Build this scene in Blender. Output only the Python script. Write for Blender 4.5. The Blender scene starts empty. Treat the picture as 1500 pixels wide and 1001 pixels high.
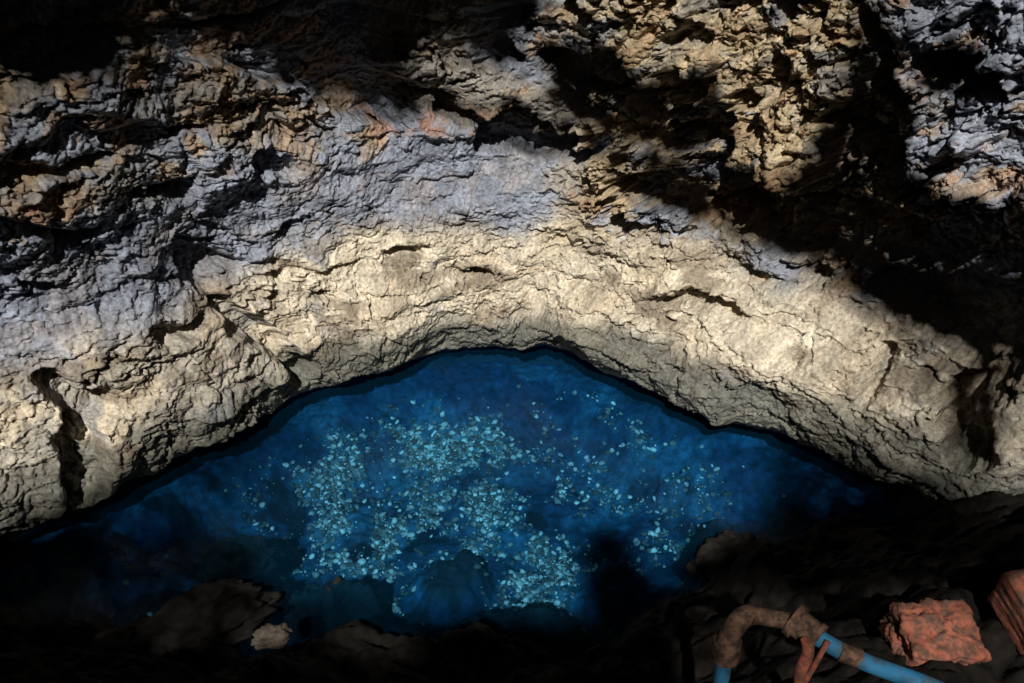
import bpy, math, numpy as np, bmesh
from mathutils import Vector, Matrix, noise
from mathutils.bvhtree import BVHTree
sc=bpy.context.scene
rng=np.random.default_rng(7)
# ---------------------------------------------------------------- noise
def hsh(ix,iy,s):
    h=(ix.astype(np.int64)*374761393+iy.astype(np.int64)*668265263+s*2246822519)&0xffffffff
    h=((h^(h>>13))*1274126177)&0xffffffff
    h=((h^(h>>15))*2246822519)&0xffffffff
    h=h^(h>>16)
    return (h&0xffffff)/float(0x1000000)
def per(x,y,s=0):
    ix=np.floor(x);iy=np.floor(y);fx=x-ix;fy=y-iy
    u=fx*fx*fx*(fx*(fx*6-15)+10);v=fy*fy*fy*(fy*(fy*6-15)+10)
    def g(a,b):
        t=hsh(ix+a,iy+b,s)*2*np.pi
        return np.cos(t)*(fx-a)+np.sin(t)*(fy-b)
    a=g(0,0);b=g(1,0);c=g(0,1);d=g(1,1)
    return ((a+(b-a)*u)+((c+(d-c)*u)-(a+(b-a)*u))*v)*1.5
def fbm(x,y,o=4,s=0,g=.5):
    r=0;a=1;t=0
    for i in range(o):
        r=r+a*per(x*2**i+i*17.3,y*2**i-i*9.1,s+i);t+=a;a*=g
    return r/t*1.4
def vor(x,y,s=0):
    ix=np.floor(x);iy=np.floor(y)
    d1=np.full(x.shape,9.);d2=np.full(x.shape,9.);idd=np.zeros(x.shape);gx=np.zeros(x.shape);gy=np.zeros(x.shape)
    for a in(-1,0,1):
        for b in(-1,0,1):
            cx=ix+a;cy=iy+b
            px=cx+hsh(cx,cy,s);py=cy+hsh(cx,cy,s+5)
            d=np.hypot(x-px,y-py);r=hsh(cx,cy,s+11)
            m=d<d1
            d2=np.where(m,d1,np.minimum(d2,d))
            idd=np.where(m,r,idd);gx=np.where(m,x-px,gx);gy=np.where(m,y-py,gy)
            d1=np.where(m,d,d1)
    return d1,d2,idd,gx,gy
def sst(a,b,x):
    t=np.clip((x-a)/(b-a),0,1);return t*t*(3-2*t)
# ---------------------------------------------------------------- survey helpers
CZ=3.0;F=1299.
C30=math.cos(math.radians(30));S30=.5
def project(x,y,z):
    vz=z-CZ;D=np.maximum(y*C30-vz*S30,.05);U=y*S30+vz*C30
    return 750+F*x/D, 500-F*U/D
def at(px,py,z):
    dv=py-500;k=(CZ-z)/(F*S30+dv*C30)
    return Vector(((px-750)*k,(F*C30-dv*S30)*k,z))
# ---------------------------------------------------------------- rasters
RX0,RY0,RS=-600,-400,6
gxr,gyr=np.meshgrid(np.arange(RX0,2100,RS)+.5*RS,np.arange(RY0,1400,RS)+.5*RS)
def pip(poly):
    ins=np.zeros(gxr.shape,bool);n=len(poly)
    for i in range(n):
        x1,y1=poly[i];x2,y2=poly[(i+1)%n]
        if y1==y2: continue
        c=((y1>gyr)!=(y2>gyr))&(gxr<(x2-x1)*(gyr-y1)/(y2-y1)+x1)
        ins^=c
    return ins
def blur(a,r):
    for _ in range(2):
        for ax in(0,1):
            s=np.zeros_like(a)
            for k in range(-r,r+1): s+=np.roll(a,k,ax)
            a=s/(2*r+1)
    return a
def samp(R,px,py):
    fx=np.clip((px-RX0)/RS-.5,0,R.shape[1]-2.001);fy=np.clip((py-RY0)/RS-.5,0,R.shape[0]-2.001)
    ix=fx.astype(int);iy=fy.astype(int);u=fx-ix;v=fy-iy
    return (R[iy,ix]*(1-u)+R[iy,ix+1]*u)*(1-v)+(R[iy+1,ix]*(1-u)+R[iy+1,ix+1]*u)*v
dark=[
 [(-600,-400),(600,-400),(610,0),(615,80),(600,110),(650,150),(600,175),(540,175),(470,145),(420,130),(380,95),(320,80),(270,60),(180,85),(150,110),(0,110),(-600,140)],
 [(600,-200),(840,-200),(800,40),(760,70),(770,110),(700,90),(640,85),(605,60)],
 [(630,130),(700,165),(770,195),(830,200),(860,215),(840,232),(760,225),(690,190),(650,170)],
 [(790,90),(860,80),(960,118),(1050,140),(1060,210),(1000,236),(940,210),(860,222),(835,185),(800,165)],
 [(865,232),(960,232),(1040,250),(1150,270),(1195,190),(1290,195),(1355,280),(1440,320),(1520,345),(2000,400),(2000,600),(1510,540),(1400,506),(1325,486),(1215,416),(1130,372),(1040,340),(960,310),(885,268)],
 [(1235,20),(1285,30),(1310,140),(1310,220),(1195,215),(1215,140),(1245,100)],
 [(1335,65),(1375,50),(1405,100),(1465,110),(1445,150),(1385,155),(1345,125)],
 [(1400,535),(1470,520),(1455,600),(1475,675),(1415,670),(1380,645)],
]
small=[
 [(60,560),(95,545),(110,580),(165,570),(160,600),(120,640),(130,670),(70,690),(60,650),(90,610)],
 [(60,690),(130,680),(140,710),(70,735)],
 [(390,402),(480,396),(540,380),(480,405),(410,408)],
 [(930,425),(1000,430),(1100,455),(1060,464),(960,440)],
 [(300,340),(330,350),(400,385),(350,400),(335,440),(300,400)],
 [(0,225),(120,235),(200,215),(180,240),(60,252)],
 [(330,440),(400,500),(460,540),(440,555),(380,520),(330,480)],
 [(1265,500),(1290,520),(1300,590),(1280,580)],
 [(400,225),(470,230),(440,250),(390,245)],
 [(650,395),(700,405),(730,425),(690,420)],
 [(560,368),(650,360),(640,374),(570,380)],[(460,440),(495,436),(490,452),(465,455)],
 [(1040,395),(1150,405),(1120,414),(1050,408)],[(230,475),(330,450),(300,470),(240,495)],
 [(20,300),(120,330),(200,320),(150,345),(40,325)],[(240,280),(330,265),(320,285),(250,296)],
]
Rdark=np.zeros(gxr.shape)
for p in dark: Rdark=np.maximum(Rdark,pip(p))
Rsm=np.zeros(gxr.shape)
for p in small: Rsm=np.maximum(Rsm,pip(p))
Rrec=blur(np.maximum(Rdark,0),1); Rsmb=blur(Rsm.astype(float),1)
lit=np.ones(gxr.shape)
# broad falloff of the light footprint
lit*=1-.35*sst(420,150,gxr)*sst(520,420,gyr)
lit*=1-.45*sst(240,120,gyr)*sst(700,400,gxr)
lit*=1-.50*sst(1100,1400,gxr)*sst(380,480,gyr)
lit*=1-.20*sst(700,900,gxr)*sst(260,60,gyr)
lit[gyr<-60]=0
lit*=1-Rdark
shade=[
 [(-600,760),(0,775),(160,705),(330,640),(300,700),(250,760),(390,800),(400,880),(380,900),(430,885),(560,890),(620,905),(840,905),(860,890),(850,790),(900,770),(960,850),(1000,820),(1060,790),(1100,760),(1140,690),(1150,630),(1300,690),(1500,768),(2100,1000),(2100,1400),(-600,1400)],
]
for p in shade: lit[pip(p)]=0
part=[([(150,790),(350,770),(370,860),(200,900),(120,900)],.12),([(190,890),(360,890),(370,955),(200,955)],.16),
 ([(500,905),(580,910),(600,960),(505,960)],.8),([(365,910),(430,910),(430,950),(370,950)],.6),
 ([(1140,640),(1320,705),(1180,760),(1110,760)],.2),
 ([(170,710),(330,640),(400,600),(400,700),(360,770),(250,780),(150,780)],.38),
 ([(400,600),(470,570),(470,640),(430,800),(390,800),(380,700)],.75),
 ([(1030,875),(1110,860),(1215,890),(1225,1000),(1225,1120),(1030,1120)],.5),([(1200,915),(1240,920),(1520,1040),(1520,1140),(1200,1100)],.6),
 ([(1290,870),(1430,870),(1445,1000),(1300,1000)],.75),([(1440,840),(1700,840),(1700,1120),(1470,1120)],.75)]
for p,v in part: lit[pip(p)]=v
Rlit=blur(lit,2)
# ---------------------------------------------------------------- mesh helper
def grid_obj(name,X,Y,Z,mat,mask=None,smooth=False):
    nr,nc=X.shape
    co=np.stack([X,Y,Z],-1).reshape(-1,3).astype(np.float32)
    i=np.arange(nr*nc).reshape(nr,nc)
    q=np.stack([i[:-1,:-1],i[:-1,1:],i[1:,1:],i[1:,:-1]],-1).reshape(-1,4)
    if mask is not None: q=q[mask.reshape(-1)]
    me=bpy.data.meshes.new(name)
    me.vertices.add(len(co));me.vertices.foreach_set('co',co.ravel())
    me.loops.add(q.size);me.loops.foreach_set('vertex_index',q.ravel().astype(np.int32))
    me.polygons.add(len(q));me.polygons.foreach_set('loop_start',(np.arange(len(q))*4).astype(np.int32))
    me.update(calc_edges=True)
    if smooth: me.polygons.foreach_set('use_smooth',np.ones(len(q),bool))
    me.materials.append(mat)
    o=bpy.data.objects.new(name,me);sc.collection.objects.link(o);return o
def vcol(o,name,arr):
    a=o.data.color_attributes.new(name,'FLOAT_COLOR','POINT')
    c=np.ones((len(o.data.vertices),4),np.float32);c[:,:3]=arr
    a.data.foreach_set('color',c.ravel())
def newmat(name):
    m=bpy.data.materials.new(name);m.use_nodes=True;nt=m.node_tree
    return m,nt,nt.nodes['Principled BSDF']
def N(nt,t,**k):
    n=nt.nodes.new(t)
    for a,b in k.items():
        if a in n.inputs: n.inputs[a].default_value=b
        else: setattr(n,a,b)
    return n
def rockmat(name,attr=None,col=(.3,.28,.25),col2=(.15,.13,.12),bump=.012,sc1=30,var=1.):
    m,nt,b=newmat(name);L=nt.links
    tc=N(nt,'ShaderNodeNewGeometry')
    n1=N(nt,'ShaderNodeTexNoise');n1.inputs['Scale'].default_value=sc1;n1.inputs['Detail'].default_value=8;n1.inputs['Roughness'].default_value=.68
    L.new(tc.outputs['Position'],n1.inputs['Vector'])
    n2=N(nt,'ShaderNodeTexNoise');n2.inputs['Scale'].default_value=7;n2.inputs['Detail'].default_value=6
    L.new(tc.outputs['Position'],n2.inputs['Vector'])
    if attr:
        at_=N(nt,'ShaderNodeVertexColor');at_.layer_name=attr
        base=at_.outputs['Color']
    else:
        mx=N(nt,'ShaderNodeMix',data_type='RGBA');mx.inputs[6].default_value=(*col,1);mx.inputs[7].default_value=(*col2,1)
        L.new(n2.outputs['Fac'],mx.inputs[0]);base=mx.outputs[2]
    cr=N(nt,'ShaderNodeValToRGB');cr.color_ramp.elements[0].position=.32;cr.color_ramp.elements[0].color=(.50,.45,.40,1)
    cr.color_ramp.elements[1].position=.66;cr.color_ramp.elements[1].color=(1.26,1.26,1.26,1)
    L.new(n1.outputs['Fac'],cr.inputs[0])
    mu=N(nt,'ShaderNodeMix',data_type='RGBA',blend_type='MULTIPLY');mu.inputs[0].default_value=1
    L.new(base,mu.inputs[6]);L.new(cr.outputs[0],mu.inputs[7]);L.new(mu.outputs[2],b.inputs['Base Color'])
    b.inputs['Roughness'].default_value=.9;b.inputs['Specular IOR Level'].default_value=.2
    bp=N(nt,'ShaderNodeBump');bp.inputs['Strength'].default_value=.9;bp.inputs['Distance'].default_value=bump
    L.new(n1.outputs['Fac'],bp.inputs['Height']);L.new(bp.outputs[0],b.inputs['Normal'])
    return m
# ---------------------------------------------------------------- rock wall
ex=np.array([-7,-4.5,-3.2,-2.45,-2.08,-1.69,-1.248,-.654,-.223,.225,.636,1.018,1.519,1.955,2.199,2.467,3.2,4.5,7])
ey=np.array([.2,1.7,2.6,3.226,3.53,3.97,4.50,4.866,5.02,5.06,4.72,4.437,4.02,3.658,3.42,3.24,2.6,1.7,.2])
xs=np.concatenate([np.linspace(-7,-2.85,60)[:-1],np.linspace(-2.85,2.85,980),np.linspace(2.85,7,60)[1:]])
yb=np.interp(xs,ex,ey)
k=np.ones(31)/31
ybs=np.convolve(np.pad(yb,15,mode='edge'),k,'valid')
big=np.convolve(np.pad(yb,60,mode='edge'),np.ones(121)/121,'valid')
dy=np.gradient(big,xs);nx=dy/np.hypot(1,dy);ny=-1/np.hypot(1,dy)
arc=np.concatenate([[0],np.cumsum(np.hypot(np.diff(xs),np.diff(big)))]);arc-=np.interp(0,xs,arc)
hs=np.concatenate([np.linspace(0,2.75,520),np.linspace(2.75,4.9,50)[1:]])
A,H=np.meshgrid(arc,hs)
XB=np.broadcast_to(xs,A.shape);YB=np.broadcast_to(ybs,A.shape)
prof=np.interp(hs,[0,.08,.2,.35,.75,.95,1.2,1.35,1.7,2.2,2.8,4.9],[.0,.06,.10,.08,-.08,-.16,-.17,-.10,-.12,-.05,.0,.5])[:,None]
px,py=project(XB+0*A,YB-prof*1,H+.1)
wx=px+60*fbm(A*2.2,H*2.2,5,40,.6);wy=py+50*fbm(A*2.2,H*3,5,60,.6)
rec=samp(Rrec,wx,wy);recs=samp(Rsmb,px+.4*(wx-px),py+.4*(wy-py))
UR=sst(760,880,px+.5*(wx-px))*sst(400,310,py+.0*px)
UL=sst(520,380,px)*sst(480,380,py)
cream=sst(.92,.72,H+.16*fbm(A*1.3,H,3,5))*sst(.16,.34,H+.12*fbm(A*2,H*2,3,6)-.05*sst(0,1,XB))
smoothband=sst(.68,.8,H)*sst(1.40,1.2,H)*sst(1150,900,px)
hw=H+.12*fbm(A*.8,H*.8,3,1)+.03*fbm(A*3,H*4,3,3)
def strata(f,s,lacy,th=.35):
    q=hw*f+.3*fbm(A*1.1,H*.7,3,s+20)
    k=np.floor(q);fr=q-k
    amp=hsh(k,k*0,s)*.8+.2
    on=sst(-.15+th-.35,th,per(A*lacy,k*7.7,s+3)+.4*per(A*lacy*3,k*3.3,s+4))
    return (1-fr)**1.2*sst(0,.14,fr)*amp*on
ruf=.28+.75*UR+.36*UL-.15*smoothband
def facet(AA,HH,sx,sy,s,amp,tilt,edge,w=.6,eg=.14):
    bx=AA*sx+w*fbm(AA*sx*.8,HH*sy*.6,5,s+31,.6);by=HH*sy+w*fbm(AA*sx*.8,HH*sy*.6,5,s+33,.6)
    d1,d2,i,gx,gy=vor(bx,by,s)
    k=np.floor(i*9999)
    r1=hsh(k,k*0,3)-.5;r2=hsh(k,k*0,9)-.5
    return amp*(i-.5)+tilt*(gx*r1+gy*(r2+.2))-edge*sst(eg,0,d2-d1),i
# --- large shape
d=0
d+=.095*strata(2.4,100,.6)*(1-.6*smoothband)
d+=.048*strata(6,120,1.3)*(1-.75*smoothband)
d+=.13*fbm(A*1.1,H*1.6,4,200)
a_,i1=facet(A,hw,2.2,3.8,300,.05,.10,.02);d+=a_*(.35+.65*ruf)
vd=fbm(A*2.6,H*4.0,5,262,.6)
void=sst(.14,.42,vd)*UR*sst(1400,1300,px)
d-=.20*void
vdl=fbm(A*1.8,hw*6.5,5,266,.6);voidl=sst(.28,.46,vdl)*UL
d-=.10*voidl
d-=.28*sst(.2,.85,rec)+.16*sst(.1,.75,recs)
# --- detail carried along the depth of the recesses too
A2=A+d*.9;H2=H+d*1.1;hw2=hw+d*1.1
a_,i2=facet(A2,hw2,6,8.5,320,.030,.038,.013);d+=a_*(.35+.8*ruf)
msk=sst(-.15,.25,fbm(A*1.7,H*2.5,3,345))
d+=.016*strata(13,140,2.2,.45)*(1-.6*smoothband)
a_,i3=facet(A2,hw2,15,19,340,.014,.014,.006);d+=a_*(.15+.9*ruf+.35*cream*msk)
a_,i4=facet(A2,hw2,34,42,360,.006,.006,.002);d+=a_*(.15+.7*ruf*msk+.3*msk)
r1,r2,idr,_,_=vor(A2*8+.5*fbm(A2*6,H2*6,4,51),H2*10+.5*fbm(A2*6,H2*6,4,53),330)
big1=sst(-.3,.1,fbm(A*2,H*2,3,56))
d+=UR*big1*(.11*(idr-.45)*(idr>.3)+.09*np.sqrt(np.clip(1-r1*r1,0,1))-.05*sst(.2,0,r2-r1))
cr=np.abs(fbm(A*.8,hw*3.2,4,71,.55));crm=sst(.0,.35,fbm(A*1.4,H*3,3,75))
crack=sst(.035,.0,cr)*crm
cr2=np.abs(fbm(A*2.0,hw*6,4,81,.6));crack2=sst(.04,0,cr2)*sst(.08,.4,fbm(A*2,H*3,3,85))
vc=np.abs(fbm(A*2.2,H*.7,4,91,.6));vcrack=sst(.022,0,vc)*sst(.12,.4,fbm(A*2,H*2,3,95))
d-=.07*crack*(1-.5*smoothband)+.035*crack2*(1-.5*smoothband)+.02*vcrack
d+=.024*fbm(A2*7,H2*8,5,210,.6)
pit=fbm(A2*17,H2*19,3,240,.6);pitm=sst(-.3,.2,fbm(A*2.6,H*3,3,245))
pits=sst(.24,.60,pit)*pitm
d-=.030*pits*(.5+.6*ruf)
pit2=sst(.25,.55,fbm(A2*42,H2*46,2,250,.6));d-=.011*pit2*(.45+ruf)
d+=.012*fbm(A2*34,H2*38,3,220,.75)*(.5+ruf)
lipf=sst(.0,.06,H)
d=d*(.45+.55*lipf)
D=prof+d
lipz=.05+.07*fbm(arc*1.8,arc*0,6,400,.65)
steep=np.clip(np.hypot(*np.gradient(D))/.02,0,1)
tx=.020*fbm(A*16+D*14,H*16-D*9,3,270)*steep
XW=XB+nx*D+tx;YW=YB+ny*D;ZW=H+lipz*(1-sst(0,.4,H))+.1*sst(0,.4,H)
ZW=ZW+(.008*fbm(A*10,H*12,3,230)+.020*fbm(A*15-D*11,H*15+D*13,3,280)*steep)*lipf
ur=[]
for i in range(24):
    t=i/23.
    if t<.7:
        zz=np.full(arc.shape,-1.2+1.15*(t/.7));f=0;uo=.17
    else:
        f=(t-.7)/.32;zz=-.05*(1-f)+ZW[0]*f;uo=.17*(1-f)
    off=-uo+D[0]*f+.03*fbm(arc*4,arc*0+i*.3,4,410)*(1-f)
    ur.append((xs+nx*off,ybs+ny*off,zz))
XU=np.array([u[0] for u in ur]);YU=np.array([u[1] for u in ur]);ZU=np.array([u[2] for u in ur])
XA=np.vstack([XU,XW]);YA=np.vstack([YU,YW]);ZA=np.vstack([ZU,ZW])
def col(c): return np.array(c,float)
def mixc(a,b,t): return a*(1-t[...,None])+b*t[...,None]
c=np.broadcast_to(col((.30,.285,.26)),A.shape+(3,)).copy()
lav=col((.27,.305,.38));crm_=col((.65,.59,.47));och=col((.36,.255,.15));gry=col((.16,.165,.14));rus=col((.34,.16,.085));brn=col((.17,.13,.095))
n1=fbm(A*1.6,H*2.4,5,500);n2=fbm(A2*3,H2*5,5,510);n3=fbm(A2*9,H2*12,5,520,.6)
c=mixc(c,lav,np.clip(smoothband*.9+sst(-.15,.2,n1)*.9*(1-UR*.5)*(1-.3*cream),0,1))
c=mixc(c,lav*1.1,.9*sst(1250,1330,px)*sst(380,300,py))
c=mixc(c,lav*1.15,.85*sst(330,200,px)*sst(270,320,py)*sst(500,440,py))  # cool skylit look of the left wall put into the rock colour
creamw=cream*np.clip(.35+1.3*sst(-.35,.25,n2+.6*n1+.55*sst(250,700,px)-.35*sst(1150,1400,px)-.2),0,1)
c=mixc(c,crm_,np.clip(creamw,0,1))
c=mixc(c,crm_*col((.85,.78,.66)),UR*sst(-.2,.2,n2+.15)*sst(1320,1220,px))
c=mixc(c,och,.75*sst(.05,.42,n2+.3*n3+.14*UL*sst(300,200,py)+.06*UR)*(1-.6*cream)*(1-.7*smoothband))
c=mixc(c,rus,.45*sst(.48,.66,n3+.45*n2+.10*UR)*(1-.8*cream)*(1-.8*smoothband))
c=mixc(c,rus,.7*sst(.0,.3,fbm(A*6,H*9,3,530))*sst(45,10,np.abs(px-640)-60)*sst(28,8,np.abs(py-180)))
c=mixc(c,rus*.8,.5*sst(0,.3,n2)*sst(780,850,px)*sst(1150,1050,px)*sst(30,8,np.abs(py-(290+.12*(px-780)))))
c=mixc(c,gry,.92*sst(.34,.18,H+.12*n1-.10*sst(0,1.0,XB)))
c=mixc(c,brn,.65*sst(.05,.4,fbm(A*2.2,H*5,5,540,.6))*cream)
c=mixc(c,brn,.6*np.clip(crack+crack2*.7+vcrack*.6+.5*pits+.35*pit2,0,1))
c*=(1+.40*n3)[...,None]*(1+.18*(i2-.5))[...,None]*(1+.18*(i3-.5))[...,None]
c=np.clip(c,.02,.8)
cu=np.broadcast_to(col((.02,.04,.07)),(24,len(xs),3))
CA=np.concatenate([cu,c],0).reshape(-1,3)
wall=grid_obj('cave_rock_wall',XA,YA,ZA,rockmat('limestone',attr='rock_tint',bump=.009,sc1=55),smooth=True)
vcol(wall,'rock_tint',CA)
# ---------------------------------------------------------------- floor
fx=np.concatenate([np.linspace(-8,-2.9,50)[:-1],np.linspace(-2.9,2.9,520),np.linspace(2.9,8,50)[1:]])
fy=np.concatenate([np.linspace(-7,1.5,60)[:-1],np.linspace(1.5,5.8,400),np.linspace(5.8,8,12)[1:]])
FX,FY=np.meshgrid(fx,fy)
yp=np.interp(FX,[-8,-3.3,-2.5,-1.96,-1.2,-.75,-.2,.3,.787,1.166,2.06,2.6,8],[3.6,3.15,2.90,2.78,2.72,2.76,2.70,2.66,2.95,3.2,3.62,3.9,4.5])
yp=yp+.10*fbm(FX*2.5,FY*2.5,4,600)
dd=yp-FY
bank=np.interp(dd,[-.5,0,.15,.5,1.0,1.6,3,6,10],[-.5,-.12,.06,.18,.42,.85,1.2,1.3,1.5])
bank=bank+sst(.4,1.2,FX)*np.interp(dd,[-.1,.5,1.1,1.6,2.4],[0,.12,.22,.05,0])
wd=np.interp(FX,xs,ybs)-FY
pool=-.45-.08*fbm(FX*1.2,FY*1.2,3,610)+.30*sst(.55,-.1,wd)
t=sst(-.45,.1,dd)
FZ=pool*(1-t)+bank*t
rk=fbm(FX*3,FY*3,5,620,.55)
FZ+=(.04+.10*sst(-.3,.3,dd))*rk+.02*np.abs(fbm(FX*9,FY*9,4,630))
v1,v2,vi,_,_=vor(FX*4+.4*rk,FY*4,640)
FZ+=.09*(vi-.4)*sst(-.5,.1,dd)*sst(0,.25,v2-v1)
def hump(px_,py_,rx,ry,h,s):
    global FZ
    p=at(px_,py_,-.25)
    q=((FX-p.x)/rx)**2+((FY-p.y)/ry)**2
    q=q+.55*fbm(FX*6,FY*6,4,s)
    FZ=FZ+h*sst(1.3,.0,q)*(1+.25*fbm(FX*8,FY*8,3,s+1))
hump(660,835,.22,.22,.16,700);hump(895,830,.20,.24,.14,702);hump(350,850,.2,.22,.26,704);hump(1060,800,.2,.2,.24,706)
hump(200,860,.45,.3,.20,708);hump(1000,700,.16,.12,.12,710);hump(480,905,.34,.14,.34,712);hump(760,930,.4,.12,.25,714)
hump(543,925,.16,.09,-.5,716)
FZ=np.where(FY>np.interp(FX,xs,ybs)-.05,np.minimum(FZ,-.12),FZ)
FP,FQ=project(FX,FY,FZ)
dens=np.where(gyr>620,.008,0.)
for p,v in [([(480,650),(560,640),(630,615),(740,650),(745,740),(700,770),(620,770),(600,860),(530,850),(470,760)],1.),
            ([(730,790),(840,800),(845,890),(740,900)],.9),([(680,770),(740,760),(750,820),(720,850)],.4),
            ([(790,620),(900,600),(1000,640),(1080,740),(980,850),(920,770),(830,740)],.28),
            ([(340,680),(470,650),(500,840),(400,860)],.12),([(600,560),(900,580),(900,620),(600,615)],.04),([(515,920),(580,925),(575,950),(520,950)],.6),
            ([(1000,860),(1040,860),(1040,960),(1010,950)],.25)]:
    m=pip(p);dens[m]=np.maximum(dens[m],v)
dens=blur(dens,4)
def clus(X,Y): return sst(-.14,.30,fbm(X*3.2,Y*3.2,6,800,.7))
n=fbm(FX*2.5,FY*2.5,5,650)
cs=np.broadcast_to(col((.008,.032,.085)),FX.shape+(3,)).copy()
cs=mixc(cs,col((.016,.085,.165)),sst(-.05,.3,n))
cs=mixc(cs,col((.11,.28,.33)),np.clip(samp(blur(dens,4),FP,FQ)*(.15+.85*clus(FX,FY)),0,.8))
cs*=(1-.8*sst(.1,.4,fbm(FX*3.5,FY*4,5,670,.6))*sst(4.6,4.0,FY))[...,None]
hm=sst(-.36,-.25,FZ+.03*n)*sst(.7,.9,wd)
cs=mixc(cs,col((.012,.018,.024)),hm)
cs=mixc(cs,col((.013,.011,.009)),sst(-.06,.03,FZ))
cs*=(1+.6*fbm(FX*14,FY*14,4,660))[...,None]
floor=grid_obj('cave_floor',FX,FY,FZ,rockmat('cave_floor_rock',attr='rock_tint',bump=.010,sc1=26),smooth=True)
vcol(floor,'rock_tint',np.clip(cs,.002,.8).reshape(-1,3))
# ---------------------------------------------------------------- pebbles
def ico():
    bm=bmesh.new();bmesh.ops.create_icosphere(bm,subdivisions=1,radius=1);v=np.array([list(a.co) for a in bm.verts]);f=np.array([[w.index for w in a.verts] for a in bm.faces]);bm.free();return v,f
iv,if_=ico()
M=520000
X=rng.uniform(-2.6,2.4,M);Y=rng.uniform(2.4,5.2,M)
def fz(x,y):
    ix=np.clip(np.searchsorted(fx,x)-1,0,len(fx)-2);iy=np.clip(np.searchsorted(fy,y)-1,0,len(fy)-2)
    return FZ[iy,ix]
Zp=fz(X,Y);P,Q=project(X,Y,Zp)
pr=samp(dens,P,Q)*(.02+.98*clus(X,Y))*.55
keep=(rng.random(M)<pr)&(Zp<-.2)
X=X[keep];Y=Y[keep];Zp=Zp[keep];K=len(X)
print('pebbles',K)
r=.004+.017*rng.random(K)**4.5
S=np.stack([r*rng.uniform(.9,1.5,K),r*rng.uniform(.7,1.2,K),r*rng.uniform(.5,.9,K)],-1)
V=iv[None]*S[:,None]*(1+.22*rng.standard_normal((K,len(iv),1)).clip(-1,1))
th=rng.uniform(0,2*np.pi,K);ct,st=np.cos(th)[:,None],np.sin(th)[:,None]
tl=rng.uniform(-.5,.5,K)[:,None]
vx=V[...,0]*ct-V[...,1]*st;vy=V[...,0]*st+V[...,1]*ct;vz=V[...,2]+tl*vx
V=np.stack([vx+X[:,None],vy+Y[:,None],vz+(Zp+r*.3)[:,None]],-1).reshape(-1,3)
Fc=(if_[None]+(np.arange(K)*len(iv))[:,None,None]).reshape(-1,3)
me=bpy.data.meshes.new('pebbles');me.vertices.add(len(V));me.vertices.foreach_set('co',V.astype(np.float32).ravel())
me.loops.add(Fc.size);me.loops.foreach_set('vertex_index',Fc.ravel().astype(np.int32))
me.polygons.add(len(Fc));me.polygons.foreach_set('loop_start',(np.arange(len(Fc))*3).astype(np.int32));me.update(calc_edges=True)
me.polygons.foreach_set('use_smooth',np.ones(len(Fc),bool))
pm=rockmat('pebble_stone',attr='rock_tint',bump=.003,sc1=60);me.materials.append(pm)
po=bpy.data.objects.new('pebbles',me);sc.collection.objects.link(po)
b=.08+.72*rng.random(K)**2.4
vcol(po,'rock_tint',np.repeat(np.stack([b,b,b*.97],-1),len(iv),0))
# ---------------------------------------------------------------- water
wm,nt,b=newmat('pool_water_surface');nt.nodes.remove(b);L=nt.links
out=nt.nodes['Material Output']
tr=N(nt,'ShaderNodeBsdfTransparent');tr.inputs[0].default_value=(.33,.69,.89,1)
tb=N(nt,'ShaderNodeBsdfDiffuse');tb.inputs[0].default_value=(.01,.17,.36,1)
m0=N(nt,'ShaderNodeMixShader');m0.inputs[0].default_value=.045
L.new(tr.outputs[0],m0.inputs[1]);L.new(tb.outputs[0],m0.inputs[2])
gl=N(nt,'ShaderNodeBsdfGlossy');gl.inputs['Roughness'].default_value=.08
fr=N(nt,'ShaderNodeFresnel');fr.inputs[0].default_value=1.16
mx=N(nt,'ShaderNodeMixShader');nz=N(nt,'ShaderNodeTexNoise');nz.inputs['Scale'].default_value=9;nz.inputs['Detail'].default_value=3
g=N(nt,'ShaderNodeNewGeometry');L.new(g.outputs['Position'],nz.inputs['Vector'])
bp=N(nt,'ShaderNodeBump');bp.inputs['Strength'].default_value=.35;bp.inputs['Distance'].default_value=.02
L.new(nz.outputs['Fac'],bp.inputs['Height']);L.new(bp.outputs[0],gl.inputs['Normal']);L.new(bp.outputs[0],fr.inputs['Normal'])
L.new(fr.outputs[0],mx.inputs[0]);L.new(m0.outputs[0],mx.inputs[1]);L.new(gl.outputs[0],mx.inputs[2]);L.new(mx.outputs[0],out.inputs[0])
gx_,gy_=np.meshgrid(np.linspace(-4.5,4.5,91),np.linspace(1.8,6,43))
grid_obj('pool_water',gx_,gy_,gx_*0,wm,smooth=True)
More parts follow.
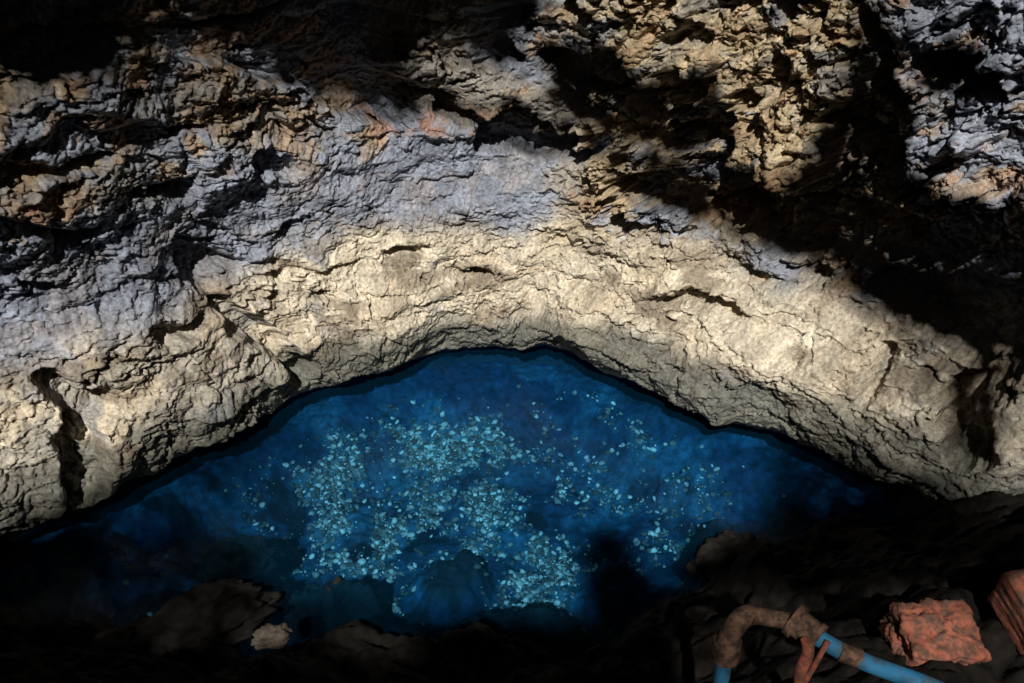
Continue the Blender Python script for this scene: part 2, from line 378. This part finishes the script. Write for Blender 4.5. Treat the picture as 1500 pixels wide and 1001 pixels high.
# ---------------------------------------------------------------- pipes, brick, slab
def tube(name,pts,rad,mat,parent):
    cu=bpy.data.curves.new(name,'CURVE');cu.dimensions='3D';cu.bevel_depth=rad;cu.bevel_resolution=5;cu.use_fill_caps=True;cu.resolution_u=8
    s=cu.splines.new('BEZIER');s.bezier_points.add(len(pts)-1)
    for bpnt,p in zip(s.bezier_points,pts): bpnt.co=p;bpnt.handle_left_type=bpnt.handle_right_type='AUTO' if len(pts)>2 else 'VECTOR'
    o=bpy.data.objects.new(name,cu);sc.collection.objects.link(o)
    dg=bpy.context.evaluated_depsgraph_get();me=bpy.data.meshes.new_from_object(o.evaluated_get(dg))
    for p in me.polygons:p.use_smooth=True
    bpy.data.objects.remove(o);o=bpy.data.objects.new(name,me);me.materials.clear();me.materials.append(mat);sc.collection.objects.link(o);o.parent=parent;return o
def plas(name,c1,c2,rough,scale,th=.55,bd=.004,wd=.08):
    m,nt,b=newmat(name);L=nt.links;g=N(nt,'ShaderNodeNewGeometry')
    n=N(nt,'ShaderNodeTexNoise');n.inputs['Scale'].default_value=scale;n.inputs['Detail'].default_value=9;n.inputs['Roughness'].default_value=.65;L.new(g.outputs['Position'],n.inputs['Vector'])
    r=N(nt,'ShaderNodeValToRGB');r.color_ramp.elements[0].position=th-wd;r.color_ramp.elements[0].color=(*c1,1);r.color_ramp.elements[1].position=th+wd;r.color_ramp.elements[1].color=(*c2,1)
    L.new(n.outputs['Fac'],r.inputs[0]);L.new(r.outputs[0],b.inputs['Base Color']);b.inputs['Roughness'].default_value=rough;b.inputs['Specular IOR Level'].default_value=.25
    bp=N(nt,'ShaderNodeBump');bp.inputs['Distance'].default_value=bd;bp.inputs['Strength'].default_value=.8;L.new(n.outputs['Fac'],bp.inputs['Height']);L.new(bp.outputs[0],b.inputs['Normal'])
    return m
blue=plas('blue_pvc',(.025,.16,.31),(.055,.08,.085),.75,22,.56,.0015,.10)
rust=plas('rusty_iron',(.17,.095,.062),(.05,.032,.024),.9,40,.5)
red=plas('red_brick',(.38,.125,.078),(.13,.075,.055),.95,26,.5,.012)
redp=plas('red_paint_flaked',(.33,.085,.055),(.12,.06,.04),.8,40,.5,.004)
pipe=bpy.data.objects.new('water_pipe',None);sc.collection.objects.link(pipe)
zp=1.02
e0=at(1068,928,zp);e1=at(1100,900,zp+.02);c0=at(1168,912,zp);c1=at(1188,928,zp-.01);p1=at(1245,960,zp-.03);p2=at(1370,1008,zp-.08);p3=at(1500,1068,zp-.15)
low=Vector((e0.x,e0.y,zp-.08))
parts=[]
parts.append(tube('riser',[low+Vector((0,0,.02)),Vector((e0.x,e0.y-.02,.1))],.023,blue,pipe))
parts.append(tube('elbow',[low,e0+Vector((0,0,-.02)),e0.lerp(e1,.5)+Vector((0,0,.02)),e1],.031,rust,pipe))
parts.append(tube('elbow_collar',[low+Vector((0,0,-.015)),low+Vector((0,0,.05))],.042,rust,pipe))
parts.append(tube('nipple',[e1,c0],.025,rust,pipe))
dv=(c1-c0).normalized()
parts.append(tube('coupling',[c0-dv*.005,c1+dv*.012],.043,rust,pipe))
parts.append(tube('coupling_ring',[c0-dv*.018,c0+dv*.004],.052,rust,pipe))
parts.append(tube('coupling_ring_end',[c1+dv*.01,c1+dv*.026],.048,rust,pipe))
parts.append(tube('outlet_pipe',[c1,p1,p2,p3],.025,blue,pipe))
dv=(p2-p1).normalized()
parts.append(tube('pipe_clamp',[p1-dv*.03,p1+dv*.03],.0275,rust,pipe))
rag=at(1183,956,zp-.02)
parts.append(tube('binding_strip',[c1+Vector((-.03,-.05,.03)),rag,rag+Vector((-.012,-.01,-.07)),rag+Vector((.01,-.02,-.18))],.018,redp,pipe))
parts.append(tube('binding_loop',[c1+Vector((.03,-.045,.02)),rag+Vector((.035,0,-.02)),rag+Vector((0,-.02,-.11))],.008,redp,pipe))
def lump(name,loc,scale,mat,rot=(0,0,0),amp=.25,box=.0,sub=5,freq=1.6,seed=0,rg=.12):
    bm=bmesh.new();bmesh.ops.create_icosphere(bm,subdivisions=sub,radius=1)
    for v in bm.verts:
        p=v.co.copy()
        if box>0:
            m=max(abs(p.x),abs(p.y),abs(p.z));p=p.lerp(p/m*.85,box)
        n=noise.fractal(v.co*freq+Vector((seed,0,0)),1,2,5)
        n2=noise.ridged_multi_fractal(v.co*freq*2+Vector((0,seed,0)),1,2,4,1,2)
        p+=v.co*(n*amp-rg*amp*n2)
        v.co=Vector((p.x*scale[0],p.y*scale[1],p.z*scale[2]))
    me=bpy.data.meshes.new(name);bm.to_mesh(me);bm.free();me.materials.append(mat)
    for q in me.polygons:q.use_smooth=True
    o=bpy.data.objects.new(name,me);o.location=loc;o.rotation_euler=rot;sc.collection.objects.link(o);return o
parts.append(lump('broken_brick',at(1366,938,.86),(.135,.115,.10),red,(.25,.05,.12),.20,.80,6,2.6,3,.05))
parts.append(lump('brick_slab',at(1618,985,.94),(.18,.36,.09),red,(.25,-.05,.17),.04,.97,6,2.0,8,.05))
drk=rockmat('boulder_rock',col=(.055,.05,.045),col2=(.02,.018,.017))
pal=rockmat('pale_stone',col=(.36,.31,.25),col2=(.14,.11,.09))
parts.append(lump('stone',at(398,932,.2),(.075,.055,.035),pal,(0,0,.3),.35,.3,5,1.8,5))
for (a,b_,z,s,sd) in [(345,825,-.14,(.19,.14,.10),1),(265,925,.06,(.40,.17,.09),2),(1070,830,-.02,(.22,.16,.12),3)]:
    parts.append(lump('boulder',at(a,b_,z),s,drk,(0,0,sd*.3),.30,.3,5,2.2,sd*3.1))
bpy.context.view_layer.update()
# ---------------------------------------------------------------- sun + unseen roof shell, perforated to shape the sunlight
el=math.radians(44);az=math.radians(5)
Ld=Vector((math.sin(az)*math.cos(el),math.cos(az)*math.cos(el),-math.sin(el)))
def coarse(X,Y,Z,sr,scn):
    X=X[::sr,::scn];Y=Y[::sr,::scn];Z=Z[::sr,::scn];nr,nc=X.shape
    v=np.stack([X,Y,Z],-1).reshape(-1,3);i=np.arange(nr*nc).reshape(nr,nc)
    return v,np.stack([i[:-1,:-1],i[:-1,1:],i[1:,1:],i[1:,:-1]],-1).reshape(-1,4)
v1_,q1=coarse(XW,YW,ZW,4,5)
v2_,q2=coarse(FX,FY,FZ,4,4)
vl=np.vstack([v1_,v2_]).tolist();ql=np.vstack([q1,q2+len(v1_)]).tolist()
for o in parts:
    b0=len(vl);mw=o.matrix_world
    vl+=[tuple(mw@v.co) for v in o.data.vertices]
    ql+=[[b0+t for t in p.vertices] for p in o.data.polygons]
bvh=BVHTree.FromPolygons(vl,ql)
CS=.03
rx=np.concatenate([np.linspace(-9,-4.2,20)[:-1],np.arange(-4.2,4.2,CS),np.linspace(4.2,9,20)[1:]])
ry=np.concatenate([np.linspace(-8,-3.4,20)[:-1],np.arange(-3.4,4.3,CS),np.linspace(4.3,8.5,16)[1:]])
GX,GY=np.meshgrid(rx,ry)
e=(np.abs(GX)/8.8)**4+(np.abs(GY-.2)/8.2)**4
GZ=4.35+.25*fbm(GX*.6,GY*.6,4,900)+.05*fbm(GX*4,GY*4,3,910)-5.6*sst(.25,1.1,e)
cx=(GX[:-1,:-1]+GX[1:,1:])/2;cy=(GY[:-1,:-1]+GY[1:,1:])/2;cz=(GZ[:-1,:-1]+GZ[1:,1:])/2
keepf=np.ones(cx.shape,bool)
ii,jj=np.meshgrid(np.arange(cx.shape[0]),np.arange(cx.shape[1]),indexing='ij')
rr=.06+.94*np.mod(.7548776662*ii+.5698402910*jj,1.)
idx=np.argwhere((cx>-4.2)&(cx<4.2)&(cy>-3.4)&(cy<4.3))
hp=np.full(cx.shape+(3,),np.nan)
for i,j in idx:
    h=bvh.ray_cast(Vector((cx[i,j],cy[i,j],cz[i,j]-.02)),Ld)
    if h[0] is not None: hp[i,j]=h[0]
ok=~np.isnan(hp[...,0])
P,Q=project(np.nan_to_num(hp[...,0]),np.nan_to_num(hp[...,1]),np.nan_to_num(hp[...,2]))
inview=ok&(P>-200)&(P<1700)&(Q>-230)&(Q<1120)&(np.nan_to_num(hp[...,1])>.5)
lv=samp(Rlit,P+14*fbm(cx*3,cy*3,3,920),Q+14*fbm(cx*3,cy*3,3,930))
keepf[inview]=~(rr[inview]<lv[inview]+.01)
grid_obj('sun_mask_roof',GX,GY,GZ,rockmat('sun_mask_dark',col=(.06,.055,.05),col2=(.03,.028,.025)),mask=keepf)  # out-of-view shell added as a sun mask, holes follow the lit areas
# ---------------------------------------------------------------- lights, world, camera
sd=bpy.data.lights.new('sun','SUN');sd.energy=5;sd.angle=math.radians(1.0);sd.color=(1,.965,.90)
so=bpy.data.objects.new('sun',sd);so.rotation_euler=Ld.to_track_quat('-Z','Y').to_euler();so.location=(-2,-6,10);sc.collection.objects.link(so)
w=bpy.data.worlds.new('World');sc.world=w;w.use_nodes=True
sk=w.node_tree.nodes.new('ShaderNodeTexSky');sk.sky_type='NISHITA';sk.sun_disc=False;sk.sun_elevation=el;sk.sun_rotation=math.radians(185)
w.node_tree.links.new(sk.outputs[0],w.node_tree.nodes['Background'].inputs[0]);w.node_tree.nodes['Background'].inputs[1].default_value=.005
cd=bpy.data.cameras.new('camera');cd.sensor_width=36;cd.lens=18/(750/F);cd.clip_end=200;cd.clip_start=.05
co=bpy.data.objects.new('camera',cd);co.location=(0,0,CZ);co.rotation_euler=(math.radians(60),0,0);sc.collection.objects.link(co);sc.camera=co
sc.view_settings.view_transform='Standard';sc.view_settings.look='None';sc.view_settings.exposure=0
